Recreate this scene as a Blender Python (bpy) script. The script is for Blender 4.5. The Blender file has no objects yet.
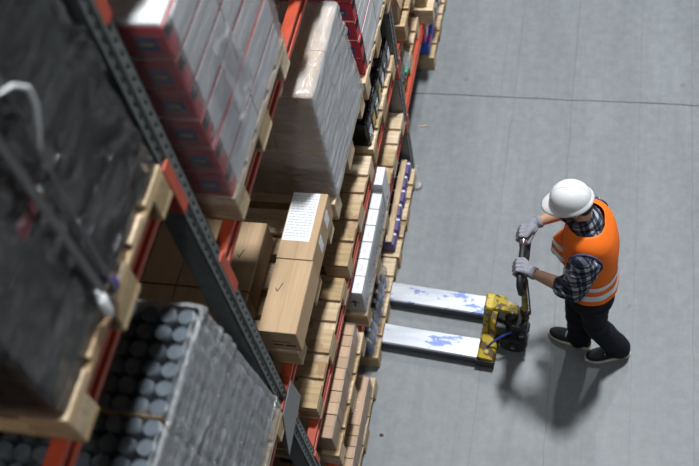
import bpy, bmesh, math, random
from mathutils import Vector, Matrix, noise
random.seed(7)
SC = bpy.context.scene
COL = SC.collection
PI = math.pi

# ------------------------------------------------------------------ camera
CAM_H = 6.0
R_ = ((0.972577640973145, 0.18310370069137838, -0.14340769530340441),
      (0.07478630009798354, -0.8300619870767028, -0.5526337909754794),
      (-0.22022656878035018, 0.5267543378116575, -0.8209933775614977))
cd = bpy.data.cameras.new('camera')
cam = bpy.data.objects.new('camera', cd)
COL.objects.link(cam)
r, d, f = [Vector(v) for v in R_]
m = Matrix((r, -d, -f)).transposed().to_4x4()
m.translation = Vector((0, 0, CAM_H))
cam.matrix_world = m
cd.sensor_width = 36.0
cd.lens = 967.406 * 36.0 / 699.0
cd.clip_start = 0.05
cd.dof.use_dof = True
cd.dof.focus_distance = 5.25
cd.dof.aperture_fstop = 1.7
SC.camera = cam

# ------------------------------------------------------------------ mesh builder
class MB:
    def __init__(s):
        s.v = []; s.f = []
    def add(s, vs, fs):
        n = len(s.v)
        s.v += [Vector(p) for p in vs]
        s.f += [tuple(i + n for i in q) for q in fs]
        return s
    def box(s, x0, x1, y0, y1, z0, z1):
        return s.add([(x0,y0,z0),(x1,y0,z0),(x1,y1,z0),(x0,y1,z0),(x0,y0,z1),(x1,y0,z1),(x1,y1,z1),(x0,y1,z1)],
                     [(0,3,2,1),(4,5,6,7),(0,1,5,4),(1,2,6,5),(2,3,7,6),(3,0,4,7)])
    def obox(s, c, ax, ay, az, hx, hy, hz):
        c = Vector(c); ax = Vector(ax).normalized()*hx; ay = Vector(ay).normalized()*hy; az = Vector(az).normalized()*hz
        return s.add([c-ax-ay-az, c+ax-ay-az, c+ax+ay-az, c-ax+ay-az, c-ax-ay+az, c+ax-ay+az, c+ax+ay+az, c-ax+ay+az],
                     [(0,3,2,1),(4,5,6,7),(0,1,5,4),(1,2,6,5),(2,3,7,6),(3,0,4,7)])
    def bar(s, a, b, w, h, up=(0,0,1)):
        a = Vector(a); b = Vector(b); dr = (b-a); L = dr.length; dr.normalize()
        sd = dr.cross(Vector(up))
        if sd.length < 1e-5: sd = dr.cross(Vector((1,0,0)))
        sd.normalize(); u = sd.cross(dr)
        return s.obox((a+b)/2, dr, sd, u, L/2, w/2, h/2)
    def loft(s, rings, cap=True, closed=True):
        n = len(rings[0]); vs = [p for q in rings for p in q]; fs = []
        for i in range(len(rings)-1):
            for k in range(n if closed else n-1):
                a = i*n+k; b = i*n+(k+1) % n
                fs.append((a, b, b+n, a+n))
        if cap:
            fs.append(tuple(reversed(range(n))))
            fs.append(tuple(range((len(rings)-1)*n, len(rings)*n)))
        return s.add(vs, fs)
    def tube(s, pts, rad, n=10, rnd=False, flat=1.0):
        pts = [Vector(p) for p in pts]
        if not hasattr(rad, '__len__'): rad = [rad]*len(pts)
        rad = list(rad)
        if rnd:
            d0 = (pts[0]-pts[1]).normalized(); d1 = (pts[-1]-pts[-2]).normalized()
            a0 = [(pts[0]+d0*rad[0]*k, rad[0]*math.sqrt(max(0.01,1-k*k))) for k in (.97,.8,.5)]
            a1 = [(pts[-1]+d1*rad[-1]*k, rad[-1]*math.sqrt(max(0.01,1-k*k))) for k in (.5,.8,.97)]
            pts = [p for p, _ in a0]+pts+[p for p, _ in a1]
            rad = [q for _, q in a0]+rad+[q for _, q in a1]
        rings = []; ref = None
        for i, p in enumerate(pts):
            t = (pts[min(i+1, len(pts)-1)]-pts[max(i-1, 0)]).normalized()
            if ref is None:
                ref = Vector((0,0,1)) if abs(t.z) < .9 else Vector((1,0,0))
            u = t.cross(ref)
            if u.length < 1e-4: u = t.cross(Vector((0,1,0)))
            u.normalize(); w = u.cross(t); ref = w
            rings.append([p+(u*math.cos(2*PI*k/n)+w*math.sin(2*PI*k/n)*flat)*rad[i] for k in range(n)])
        return s.loft(rings)
    def cyl(s, a, b, rr, n=16): return s.tube([a, b], rr, n)
    def ell(s, c, rx, ry, rz, nu=16, nv=10, rot=None, zmin=-1.0):
        c = Vector(c); rings = []
        for j in range(nv+1):
            t = -PI/2 + PI*j/nv
            if math.sin(t) < zmin-1e-6: continue
            cz = math.sin(t); cr = max(math.cos(t), .02)
            ring = []
            for k in range(nu):
                p = Vector((rx*cr*math.cos(2*PI*k/nu), ry*cr*math.sin(2*PI*k/nu), rz*cz))
                if rot: p = rot @ p
                ring.append(c+p)
            rings.append(ring)
        return s.loft(rings)
    def lathe(s, c, prof, n=20):
        c = Vector(c)
        return s.loft([[c+Vector((q*math.cos(2*PI*k/n), q*math.sin(2*PI*k/n), z)) for k in range(n)] for q, z in prof])
    def rot(s, mat):
        s.v = [mat @ p for p in s.v]; return s
    def mesh(s, org=(0,0,0), name='mesh'):
        o = Vector(org); me = bpy.data.meshes.new(name)
        me.from_pydata([p-o for p in s.v], [], s.f); me.update()
        bm = bmesh.new(); bm.from_mesh(me)
        bmesh.ops.recalc_face_normals(bm, faces=bm.faces[:]); bm.to_mesh(me); bm.free()
        return me

def mkobj(name, me, mt, parent=None, smooth=False, bevel=0.0, loc=None, seg=2):
    o = bpy.data.objects.new(name, me); COL.objects.link(o)
    if mt is not None and not me.materials: me.materials.append(mt)
    if parent: o.parent = parent
    if loc is not None: o.location = loc
    if smooth:
        for p in me.polygons: p.use_smooth = True
    if bevel:
        b = o.modifiers.new('bevel', 'BEVEL'); b.width = bevel; b.segments = seg; b.limit_method = 'ANGLE'; b.angle_limit = .6
    return o

def tag(o, label, cat, group=None, kind=None):
    if label: o['label'] = label
    if cat: o['category'] = cat
    if group: o['group'] = group
    if kind: o['kind'] = kind
    return o

def thing(name, label, cat, loc, group=None):
    o = bpy.data.objects.new(name, None); COL.objects.link(o)
    o.empty_display_size = .1; o.location = loc
    return tag(o, label, cat, group)

def part(root, name, mb, mt, smooth=False, bevel=0.0, org=None, label=None, seg=2):
    if org is None:
        org = root.location
    o = mkobj(name, mb.mesh(org, name), mt, root, smooth, bevel, seg=seg)
    if label: o['label'] = label
    return o

def solo(name, mb, mt, label, cat, group=None, kind=None, smooth=False, bevel=0.0, seg=2):
    xs = [p.x for p in mb.v]; ys = [p.y for p in mb.v]; zs = [p.z for p in mb.v]
    org = Vector(((min(xs)+max(xs))/2, (min(ys)+max(ys))/2, min(zs)))
    o = mkobj(name, mb.mesh(org, name), mt, None, smooth, bevel, org, seg)
    return tag(o, label, cat, group, kind)

def struct(name, mb, mt):
    o = mkobj(name, mb.mesh((0,0,0), name), mt); o['kind'] = 'structure'; return o

def dup(root, loc, label, group=None, rz=None):
    def cp(o, par):
        c = o.copy(); COL.objects.link(c); c.parent = par
        for ch in list(o.children): cp(ch, c)
        return c
    c = cp(root, None); c.location = loc; c['label'] = label
    if rz is not None: c.rotation_euler.z = rz
    if group: c['group'] = group
    return c

def voxel(mb, org, size, smooth_it=3, name='mesh'):
    me = mb.mesh(org, name)
    o = bpy.data.objects.new('scratch', me); COL.objects.link(o)
    rm = o.modifiers.new('remesh', 'REMESH'); rm.mode = 'VOXEL'; rm.voxel_size = size
    sm = o.modifiers.new('smooth', 'SMOOTH'); sm.iterations = smooth_it; sm.factor = .5
    dg = bpy.context.evaluated_depsgraph_get()
    out = bpy.data.meshes.new_from_object(o.evaluated_get(dg))
    bpy.data.objects.remove(o)
    for p in out.polygons: p.use_smooth = True
    out.name = name
    return out

ORD = ['first','second','third','fourth','fifth','sixth','seventh','eighth','ninth','tenth','eleventh','twelfth']

# ------------------------------------------------------------------ materials
class N:
    def __init__(s, name):
        s.m = bpy.data.materials.new(name); s.m.use_nodes = True
        s.t = s.m.node_tree; s.b = s.t.nodes['Principled BSDF']; s.out = s.t.nodes['Material Output']
    def n(s, typ, **kw):
        q = s.t.nodes.new(typ)
        for k, v in kw.items():
            if k.startswith('_'): q.inputs[k[1:]].default_value = v
            else: setattr(q, k, v)
        return q
    def l(s, a, b): s.t.links.new(a, b)
    def co(s, scale=(1,1,1), kind='Object'):
        t = s.n('ShaderNodeTexCoord'); mp = s.n('ShaderNodeMapping'); mp.inputs['Scale'].default_value = scale
        s.l(t.outputs[kind], mp.inputs['Vector']); return mp.outputs['Vector']
    def noise(s, scale=(1,1,1), sc=5, det=4, kind='Object', rough=.55):
        q = s.n('ShaderNodeTexNoise', _Scale=sc, _Detail=det, _Roughness=rough)
        s.l(s.co(scale, kind), q.inputs['Vector']); return q.outputs['Fac']
    def ramp(s, fac, stops):
        q = s.n('ShaderNodeValToRGB'); e = q.color_ramp.elements
        while len(e) < len(stops): e.new(.5)
        for i, (p, c) in enumerate(stops):
            e[i].position = p; e[i].color = (*c, 1) if len(c) == 3 else c
        s.l(fac, q.inputs['Fac']); return q.outputs['Color']
    def mix(s, fac, a, b, mode='MIX'):
        q = s.n('ShaderNodeMix', data_type='RGBA', blend_type=mode)
        for v, i in ((fac, 0), (a, 6), (b, 7)):
            if hasattr(v, 'links'): s.l(v, q.inputs[i])
            else: q.inputs[i].default_value = v if i == 0 else (*v, 1)
        return q.outputs[2]
    def math(s, op, a, b=0.0, c=None):
        q = s.n('ShaderNodeMath', operation=op)
        for i, v in enumerate((a, b) if c is None else (a, b, c)):
            if hasattr(v, 'links'): s.l(v, q.inputs[i])
            else: q.inputs[i].default_value = v
        return q.outputs[0]
    def rand(s): return s.n('ShaderNodeObjectInfo').outputs['Random']
    def bump(s, h, st=.2, dist=.01):
        q = s.n('ShaderNodeBump', _Strength=st, _Distance=dist); s.l(h, q.inputs['Height'])
        s.l(q.outputs['Normal'], s.b.inputs['Normal']); return q.outputs['Normal']
    def fin(s, col=None, rough=.5, metal=0.0, spec=None):
        if col is not None:
            if hasattr(col, 'links'): s.l(col, s.b.inputs['Base Color'])
            else: s.b.inputs['Base Color'].default_value = (*col, 1)
        if hasattr(rough, 'links'): s.l(rough, s.b.inputs['Roughness'])
        else: s.b.inputs['Roughness'].default_value = rough
        s.b.inputs['Metallic'].default_value = metal
        if spec is not None: s.b.inputs['Specular IOR Level'].default_value = spec
        return s.m

def plain(name, col, rough=.5, metal=0.0, var=.15, sc=30, spec=None, bump=0.0, stretch=(1,1,1)):
    q = N(name); nz = q.noise(stretch, sc)
    lo = tuple(c*(1-var) for c in col); hi = tuple(min(1, c*(1+var)) for c in col)
    if bump: q.bump(nz, bump, .004)
    return q.fin(q.ramp(nz, [(.3, lo), (.7, hi)]), rough, metal, spec)

def m_wood(name, stretch, base=(.60,.43,.24)):
    q = N(name); g = q.noise(stretch, 9, 6, rough=.65); k = q.noise((1,1,1), 5, 2)
    c = q.ramp(g, [(.25, tuple(v*.62 for v in base)), (.55, base), (.8, tuple(min(1, v*1.22) for v in base))])
    hs = q.n('ShaderNodeHueSaturation'); q.l(c, hs.inputs['Color'])
    q.l(q.math('MULTIPLY_ADD', q.rand(), .5, .72), hs.inputs['Value'])
    q.l(q.math('MULTIPLY_ADD', q.rand(), -.35, 1.05), hs.inputs['Saturation'])
    c2 = q.mix(q.math('MULTIPLY', q.math('GREATER_THAN', k, .63), .45), hs.outputs['Color'], (.25,.14,.07), 'MIX')
    q.bump(g, .25, .003)
    return q.fin(c2, .75, spec=.25)

def m_carton(name, base=(.52,.36,.215)):
    q = N(name); g = q.noise((30,2,2), 2, 3); h = q.noise((1,1,1), 3, 3)
    c = q.ramp(g, [(.3, tuple(v*.9 for v in base)), (.7, tuple(v*1.08 for v in base))])
    c = q.mix(q.math('MULTIPLY', h, .35), c, tuple(v*.75 for v in base))
    hs = q.n('ShaderNodeHueSaturation'); q.l(c, hs.inputs['Color'])
    q.l(q.math('MULTIPLY_ADD', q.rand(), .25, .88), hs.inputs['Value'])
    return q.fin(hs.outputs['Color'], .7, spec=.3)

def m_film(name, haze=.2, gloss=.25, tint=(.75,.77,.8), rough=.16, stretch=(2,1,9), sc=4.0, bst=.7, fk=.5):
    q = N(name)
    nz = q.noise(stretch, sc, 5, rough=.6); n2 = q.noise((3,2,3), 6, 3)
    h = q.math('ADD', nz, q.math('MULTIPLY', n2, .35))
    bp = q.n('ShaderNodeBump', _Strength=bst, _Distance=.03); q.l(h, bp.inputs['Height'])
    tr = q.n('ShaderNodeBsdfTransparent'); tr.inputs['Color'].default_value = (.97,.97,.98,1)
    gl = q.n('ShaderNodeBsdfGlossy'); gl.inputs['Roughness'].default_value = rough; q.l(bp.outputs['Normal'], gl.inputs['Normal'])
    df = q.n('ShaderNodeBsdfDiffuse'); df.inputs['Color'].default_value = (*tint, 1); q.l(bp.outputs['Normal'], df.inputs['Normal'])
    m1 = q.n('ShaderNodeMixShader'); q.l(tr.outputs[0], m1.inputs[1]); q.l(df.outputs[0], m1.inputs[2])
    q.l(q.math('MULTIPLY', q.math('MULTIPLY_ADD', nz, 1.6, .2), haze), m1.inputs[0])
    fr = q.n('ShaderNodeFresnel', _IOR=1.5); q.l(bp.outputs['Normal'], fr.inputs['Normal'])
    m2 = q.n('ShaderNodeMixShader'); q.l(m1.outputs[0], m2.inputs[1]); q.l(gl.outputs[0], m2.inputs[2])
    q.l(q.math('MINIMUM', q.math('MULTIPLY_ADD', fr.outputs[0], fk, gloss*.25), 1.0), m2.inputs[0])
    q.l(m2.outputs[0], q.out.inputs['Surface'])
    return q.m

def m_floor():
    q = N('concrete_floor')
    a = q.noise((1,.25,1), 2.2, 6); b = q.noise((1,1,1), 14, 6, rough=.7); c = q.noise((1,.05,1), 30, 3)
    t = q.math('ADD', q.math('MULTIPLY', a, .5), q.math('ADD', q.math('MULTIPLY', b, .38), q.math('MULTIPLY', c, .12)))
    col = q.ramp(t, [(.36, (.130,.143,.155)), (.5, (.176,.192,.203)), (.64, (.228,.246,.256))])
    tc = q.n('ShaderNodeTexCoord'); sp = q.n('ShaderNodeSeparateXYZ'); q.l(tc.outputs['Object'], sp.inputs[0])
    X, Y = sp.outputs[0], sp.outputs[1]
    wob = q.math('MULTIPLY_ADD', q.noise((1,1,1), 4, 5), .03, -.015)
    brk = q.noise((1,1,1), 7, 3)
    def line(axis, at, w, st, skew=None, other=None):
        nonlocal col
        dd = q.math('ADD', axis, wob)
        if skew: dd = q.math('ADD', dd, q.math('MULTIPLY', other, skew))
        mk = q.math('LESS_THAN', q.math('ABSOLUTE', q.math('SUBTRACT', dd, at)), w)
        mk = q.math('MULTIPLY', mk, q.math('MULTIPLY', q.math('MULTIPLY_ADD', brk, 1.2, .1), st))
        col = q.mix(mk, col, (.06,.045,.04))
    line(Y, 5.268, .006, 1.4)
    for at, st in ((-.51,.30), (-.05,.42), (.47,.25), (.86,.32), (-.62,.12), (.18,.12)): line(X, at, .005, st)
    sx = q.n('ShaderNodeTexVoronoi', _Scale=1.7); q.l(q.co(), sx.inputs['Vector'])
    spot = q.math('MULTIPLY', q.math('LESS_THAN', q.math('ADD', sx.outputs['Distance'], q.math('MULTIPLY', b, .09)), .085), .45)
    col = q.mix(spot, col, (.10,.10,.10))
    q.bump(b, .08, .002)
    q.b.inputs['Specular IOR Level'].default_value = .5
    rg = q.math('MULTIPLY_ADD', a, .25, .38)
    return q.fin(col, rg)

def m_plaid():
    q = N('plaid_flannel'); tc = q.n('ShaderNodeTexCoord'); sp = q.n('ShaderNodeSeparateXYZ'); q.l(tc.outputs['Object'], sp.inputs[0])
    X, Y, Z = sp.outputs
    def band(v, per, lo, wid):
        fr = q.math('FRACT', q.math('DIVIDE', v, per))
        return q.math('MULTIPLY', q.math('GREATER_THAN', fr, lo), q.math('LESS_THAN', fr, lo+wid))
    u = q.math('ADD', q.math('MULTIPLY', X, .75), q.math('MULTIPLY', Y, .65)); v = q.math('SUBTRACT', Z, q.math('MULTIPLY', X, .35))
    a = q.math('MAXIMUM', band(u, .066, .1, .36), q.math('MULTIPLY', band(u, .066, .66, .1), .6))
    b = q.math('MAXIMUM', band(v, .066, .1, .36), q.math('MULTIPLY', band(v, .066, .66, .1), .6))
    s = q.math('MULTIPLY', q.math('ADD', a, b), .5)
    return q.fin(q.ramp(s, [(.0, (.012,.014,.028)), (.5, (.075,.082,.115)), (1.0, (.42,.44,.48))]), .85, spec=.2)

def m_hazard():
    q = N('worn_hazard_yellow'); tc = q.n('ShaderNodeTexCoord'); sp = q.n('ShaderNodeSeparateXYZ'); q.l(tc.outputs['Object'], sp.inputs[0])
    nz = q.noise((1,1,1), 26, 5, rough=.7); n2 = q.noise((1,1,1), 11, 4)
    fr = q.math('FRACT', q.math('MULTIPLY', q.math('ADD', q.math('ADD', sp.outputs[1], q.math('MULTIPLY', sp.outputs[0], .9)), q.math('MULTIPLY', n2, .05)), 7.2))
    st = q.math('LESS_THAN', fr, .48)
    c = q.mix(q.math('MULTIPLY', st, .9), (.42,.30,.013), (.06,.032,.016))
    c = q.mix(q.math('GREATER_THAN', nz, .63), c, (.10,.06,.03))
    c = q.mix(q.math('LESS_THAN', nz, .35), c, (.06,.09,.30))
    return q.fin(c, .65, 0, .3)

def m_wornyellow():
    q = N('worn_yellow_paint'); nz = q.noise((1,1,1), 22, 5, rough=.7)
    c = q.ramp(nz, [(.30, (.05,.075,.32)), (.40, (.06,.08,.30)), (.43, (.42,.31,.016)), (.55, (.50,.37,.018)), (.59, (.12,.08,.05))])
    return q.fin(c, .42, .1)

def m_fork():
    q = N('worn_fork_steel'); tc = q.n('ShaderNodeTexCoord'); sp = q.n('ShaderNodeSeparateXYZ'); q.l(tc.outputs['Object'], sp.inputs[0])
    nz = q.noise((.7,1.6,1), 7, 7, rough=.72); n2 = q.noise((1,6,1), 3, 3)
    c = q.ramp(n2, [(.3, (.40,.43,.48)), (.7, (.60,.62,.66))])
    c = q.mix(q.math('MULTIPLY', q.math('GREATER_THAN', nz, .57), .8), c, (.10,.15,.42))
    # sides dark blue, upward faces steel
    gn = q.n('ShaderNodeNewGeometry'); sz = q.n('ShaderNodeSeparateXYZ'); q.l(gn.outputs['Normal'], sz.inputs[0])
    top = q.math('GREATER_THAN', sz.outputs[2], .6)
    c = q.mix(top, (.02,.024,.05), c)
    q.l(q.math('MULTIPLY', top, .55), q.b.inputs['Metallic'])
    q.l(c, q.b.inputs['Base Color']); q.b.inputs['Roughness'].default_value = .33
    return q.m

M = {}
M['floor'] = m_floor()
M['wall'] = plain('dark_wall_paint', (.10,.10,.11), .8)
M['woodx'] = m_wood('pallet_wood_lengthwise', (.5,6,6))
M['woody'] = m_wood('pallet_wood_crosswise', (6,.5,6))
M['block'] = m_wood('pallet_block_wood', (1,5,5), (.50,.37,.21))
M['carton'] = m_carton('brown_cardboard')
M['carton2'] = m_carton('pinkish_brown_cardboard', (.53,.36,.235))
M['cartonw'] = plain('white_cardboard', (.74,.75,.78), .6, var=.05)
M['cartong'] = plain('grey_carton_side', (.66,.67,.69), .5, var=.12, sc=12)
M['tape'] = plain('clear_brown_tape', (.50,.36,.20), .25, var=.08)
M['label'] = plain('paper_label', (.80,.81,.84), .6, var=.03)
M['ink'] = plain('grey_ink', (.42,.43,.47), .7, var=.1)
M['inkred'] = plain('faded_red_ink', (.70,.50,.51), .7, var=.1)
M['inkblk'] = plain('black_ink', (.02,.02,.02), .7)
M['beam'] = plain('orange_red_beam_paint', (.45,.058,.020), .45, var=.15, sc=14)
M['post'] = plain('blue_grey_upright_steel', (.105,.114,.114), .5, .1, var=.18, sc=20)
M['galv'] = plain('speckled_galvanised_steel', (.22,.225,.225), .5, .4, var=.5, sc=70)
M['lining'] = plain('beige_slot_lining', (.33,.30,.22), .7)
M['hole'] = plain('dark_slot', (.012,.012,.012), .8)
M['strap'] = plain('dull_grey_strap', (.075,.075,.078), .7)
M['plate'] = plain('grey_sheet_plate', (.20,.20,.205), .35, .5, var=.1)
M['film'] = m_film('stretch_film', .3, .3)
M['filmclear'] = m_film('glossy_clear_film', .09, .35, rough=.12, stretch=(5,1.0,7), sc=4)
M['filmfold'] = m_film('folded_film', .25, .2, tint=(.80,.83,.86), rough=.13, stretch=(6,.7,12), sc=7, bst=1.0)
M['filmhaze'] = m_film('light_haze_film', .17, .1, tint=(.82,.83,.85), rough=.2, stretch=(5,1,9), sc=6)
M['blackfilm'] = plain('crumpled_black_film', (.010,.010,.013), .12, var=.3, sc=16, bump=1.0)
M['filmthin'] = m_film('thin_film', .05, .06, rough=.25, stretch=(5,3,7), sc=6)
M['filmdark'] = m_film('film_over_dark_load', .010, .10, rough=.14, stretch=(5,.8,5), sc=3.2, bst=1.0, fk=1.0)
M['filmcan'] = m_film('can_pack_film', .42, .35, tint=(.62,.66,.70), rough=.16, stretch=(7,.7,9), sc=6, bst=.9)
M['filmgrey'] = m_film('hazy_grey_film', .34, .25, tint=(.80,.81,.83), rough=.2, stretch=(3,1,8))
M['red'] = plain('red_tray_card', (.50,.012,.03), .42, var=.12)
M['tin'] = plain('grey_front_panel', (.62,.63,.65), .35, 0, var=.10, sc=10, stretch=(1,.3,6))
M['blue'] = plain('blue_print', (.04,.07,.25), .5)
M['gold'] = plain('gold_print', (.55,.40,.10), .5)
M['white'] = plain('white_plastic', (.80,.81,.82), .4, var=.04)
M['black'] = plain('black_packaging', (.014,.014,.018), .3, var=.3, sc=12)
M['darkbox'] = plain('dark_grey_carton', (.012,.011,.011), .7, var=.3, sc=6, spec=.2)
M['can'] = plain('blue_grey_can_lid', (.13,.16,.19), .35, .3, var=.2)
M['cansd'] = plain('dark_can_side', (.16,.18,.20), .35, .3, var=.4, sc=9)
M['purple'] = plain('purple_print', (.07,.05,.19), .5, var=.35, sc=40)
M['bluepk'] = plain('bright_blue_print', (.03,.13,.60), .4, var=.3, sc=30)
M['magenta'] = plain('magenta_print', (.55,.05,.28), .4, var=.3)
M['green'] = plain('green_print', (.03,.32,.18), .5)
M['yellow'] = m_wornyellow()
M['hazard'] = m_hazard()
M['fork'] = m_fork()
M['rubber'] = plain('black_rubber', (.015,.015,.017), .5, var=.2)
M['iron'] = plain('greasy_black_iron', (.022,.022,.024), .38, .3, var=.4, sc=25)
M['chrome'] = plain('steel_rod', (.55,.56,.58), .25, .9)
M['hose'] = plain('blue_hose', (.03,.06,.30), .4)
M['helmet'] = plain('white_hard_hat_shell', (.80,.81,.83), .28, var=.03, sc=6)
M['skin'] = plain('tanned_skin', (.56,.32,.215), .5, var=.1, sc=40)
M['hair'] = plain('dark_hair', (.02,.014,.01), .6, var=.3, sc=80)
M['vest'] = plain('fluorescent_orange_mesh', (1.0,.185,.014), .7, var=.07, sc=8, spec=.25, bump=.25)
M['reflect'] = plain('silver_reflective_tape', (.74,.75,.76), .35, .1, var=.05)
M['binding'] = plain('dark_vest_binding', (.06,.05,.12), .7)
M['plaid'] = m_plaid()
M['glove'] = plain('grey_knit_glove', (.26,.265,.305), .85, var=.12, sc=90, bump=.3)
M['trouser'] = plain('black_navy_trousers', (.009,.010,.016), .85, var=.2, sc=30, spec=.2)
M['shoe'] = plain('black_canvas_shoe', (.011,.012,.018), .7, var=.2)
M['sole'] = plain('cream_shoe_sole', (.62,.58,.48), .6)
M['lace'] = plain('pale_lace', (.55,.54,.50), .7)

# ------------------------------------------------------------------ setting
struct('floor', MB().add([(-2.7,-6,0),(5,-6,0),(5,16,0),(-2.7,16,0)], [(0,1,2,3)]), M['floor'])
struct('light_block_wall_left', MB().box(-2.82,-2.7,-6,16,0,9), M['wall'])  # unseen wall added to keep ambient light out behind the rack

# ------------------------------------------------------------------ pallet rack
FX = -1.208          # front plane of the rack
BX = -2.30
UY = [-1.18, 1.64, 4.46, 7.28]
rack = thing('pallet_rack', 'orange and grey steel pallet rack along the left of the aisle', 'rack', (FX, 1.64, 0))
def upright_mb(x, y, sgn, h=5.6, near=True):
    """C section post, perforated face towards sgn*x"""
    mb = MB(); w = .05; dp = .085; t = .004
    xb = x - sgn*dp
    lo, hi = min(x, xb), max(x, xb)
    mb.box(lo, hi, y-w, y-w+t, 0, h); mb.box(lo, hi, y+w-t, y+w, 0, h)
    xi = x-sgn*t
    a0, a1 = min(x, xi), max(x, xi)
    # front face: strips with two columns of real slots and a centre rib
    cols = [(-.048,-.034),(-.022,-.008),(.008,.022),(.034,.048)]
    mb.box(a0, a1, y-.05, y-.032, 0, h); mb.box(a0, a1, y-.018, y+.018, 0, h); mb.box(a0, a1, y+.032, y+.05, 0, h)
    rx0, rx1 = (x, x+.007) if sgn > 0 else (x-.007, x)
    mb.box(rx0, rx1, y-.008, y+.008, 0, h)
    if near:
        z = .06; p = .05
        while z < h-.05:
            for yy in (-.025, .025):
                mb.box(a0, a1, y+yy-.007, y+yy+.007, z+.012, z+p-.012)
            z += p
    else:
        mb.box(a0, a1, y-.032, y-.018, 0, h); mb.box(a0, a1, y+.018, y+.032, 0, h)
    return mb
def slotback_mb(x, y, sgn, h=5.6):
    a, b = sorted((x-sgn*.012, x-sgn*.016)); return MB().box(a, b, y-.04, y+.04, .02, h-.02)
for y in UY:
    for x, sg in ((FX, 1), (BX, -1)):
        near = sg > 0 and y in (1.64, 4.46)
        u = part(rack, 'upright', upright_mb(x, y, sg, near=near), M['galv'] if y == 4.46 else M['post'])
        part(u, 'slot_lining', slotback_mb(x, y, sg), M['lining'], org=rack.location)
        fp = MB().box(x-.12 if sg > 0 else x-.03, x+.03 if sg > 0 else x+.12, y-.07, y+.07, 0, .008)
        part(u, 'foot_plate', fp, M['galv'], org=rack.location, bevel=.002)
    zs = [.2, .9, 1.65, 4.6, 5.3]
    for i, z in enumerate(zs):
        part(rack, 'brace', MB().bar((FX-.07, y, z), (BX+.07, y, z), .03, .03), M['post'])
        if i in (0, 1, 3):
            a, b = ((FX-.07, z+.04), (BX+.07, zs[i+1]-.04)) if i % 2 == 0 else ((BX+.07, z+.04), (FX-.07, zs[i+1]-.04))
            part(rack, 'brace', MB().bar((a[0], y+.02, a[1]), (b[0], y+.02, b[1]), .025, .03), M['post'])
def beam(y0, y1, zt, x, sgn):
    # stepped box beam: two ribs with a groove on the aisle face
    h = .078; dp = .05
    prof = [(0,0),(0,-.020),(-.028,-.023),(-.028,-.050),(0,-.055),(0,-h),(-dp,-h),(-dp,0)]
    rings = [[(x+sgn*px, yy, zt+pz) for px, pz in prof] for yy in (y0, y1)]
    b = part(rack, 'beam', MB().loft(rings), M['beam'], bevel=.003)
    small = zt in (Z1, Z2, Z3)
    zc0, zc1, cw = (zt-.11, zt+.015, .028) if small else (zt-.17, zt+.06, .045)
    for yy, s in ((y0, -1), (y1, 1)):
        mb = MB()
        xo = (FX if sgn > 0 else BX)+sgn*.008
        mb.box(min(x-sgn*.055, xo), max(x-sgn*.055, xo), yy-.004, yy+.004, zc0, zc1)
        mb.box(min(x, xo), max(x, xo), min(yy, yy+s*cw), max(yy, yy+s*cw), zc0, zc1)
        part(b, 'beam_connector', mb, M['beam'], org=rack.location, bevel=.002)
    return b
Z1, Z2, Z3, Z4, Z5 = .625, 1.215, 1.83, 3.12, 4.50
ZL, ZLB = 3.735, 1.95
bays = {0: (-1.13, 1.59, [ZLB, ZL]), 1: (1.69, 4.41, [Z1, Z2, Z3, Z4, Z5]), 2: (4.51, 7.23, [Z1, Z2, Z3])}
for k, (a, b, zz) in bays.items():
    for z in zz:
        beam(a, b, z, FX-(.045 if z == Z3 else .008 if z == Z4 else .018), 1); beam(a, b, z, BX, -1)
pl = MB(); pl.add([(-1.178,1.712,2.055),(-1.178,1.735,1.835),(-1.178,1.45,1.80),(-1.178,1.545,2.05)], [(0,1,2,3)])
me = pl.mesh(rack.location, 'sign_plate'); o = mkobj('sign_plate', me, M['plate'], rack)
so = o.modifiers.new('solid', 'SOLIDIFY'); so.thickness = .003; so.offset = 1
o['label'] = 'grey sheet plate on the front upright'

# ------------------------------------------------------------------ pallets
PH = .144
def make_pallet(label):
    t = thing('wooden_pallet', label, 'pallet', (0,0,0), 'wooden pallets on and under the rack')
    L, W = 1.2, .8           # local: front edge x=0, extends to -x; y from 0 to W
    for y0, w in ((0,.145),(.175,.10),(.3275,.145),(.525,.10),(.655,.145)):
        part(t, 'deck_board', MB().box(-L, 0, y0, y0+w, .122, .144), M['woodx'], bevel=.003)
    for x1 in (0, -.5275, -1.055):
        part(t, 'cross_board', MB().box(x1-.145, x1, 0, W, .10, .122), M['woody'], bevel=.003)
    for x1 in (0, -.5275, -1.055):
        for y0, w in ((0,.10),(.3275,.145),(.70,.10)):
            part(t, 'block', MB().box(x1-.145, x1, y0, y0+w, .022, .10), M['block'], bevel=.005)
    for y0, w in ((0,.10),(.3275,.145),(.70,.10)):
        part(t, 'bottom_board', MB().box(-L, 0, y0, y0+w, 0, .022), M['woodx'], bevel=.003)
    return t
PX = -1.178
P0 = None
def pallet(y, z, label, x=PX, rz=0.0):
    global P0
    if z > 0: z += .0015
    if P0 is None:
        P0 = make_pallet(label); P0.location = (x, y, z); P0.rotation_euler.z = rz; return P0
    return dup(P0, (x, y, z), label, None, rz)
pallet(1.83, 0, 'wooden pallet on the floor under the shiny brown cartons nearest the bottom edge')
pallet(2.772, 0, 'wooden pallet on the floor with the forks of the pallet jack under it', x=-1.190)
pallet(3.583, 0, 'wooden pallet on the floor carrying purple printed packs', x=-1.172)
pallet(5.53, 0, 'farthest wooden pallet on the floor, stacked with blue and magenta packs', x=-1.19)
pallet(1.84, Z1, 'wooden pallet on the lowest beams under the row of narrow brown cartons')
pallet(2.755, Z1, 'wooden pallet on the lowest beams under the row of white cartons')
pallet(3.60, Z1, 'empty wooden pallet on the lowest beams beyond the white cartons', x=-1.205)
pallet(1.87, Z2, 'empty wooden pallet on the second beams, in front of the grey upright', x=-1.213)
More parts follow.
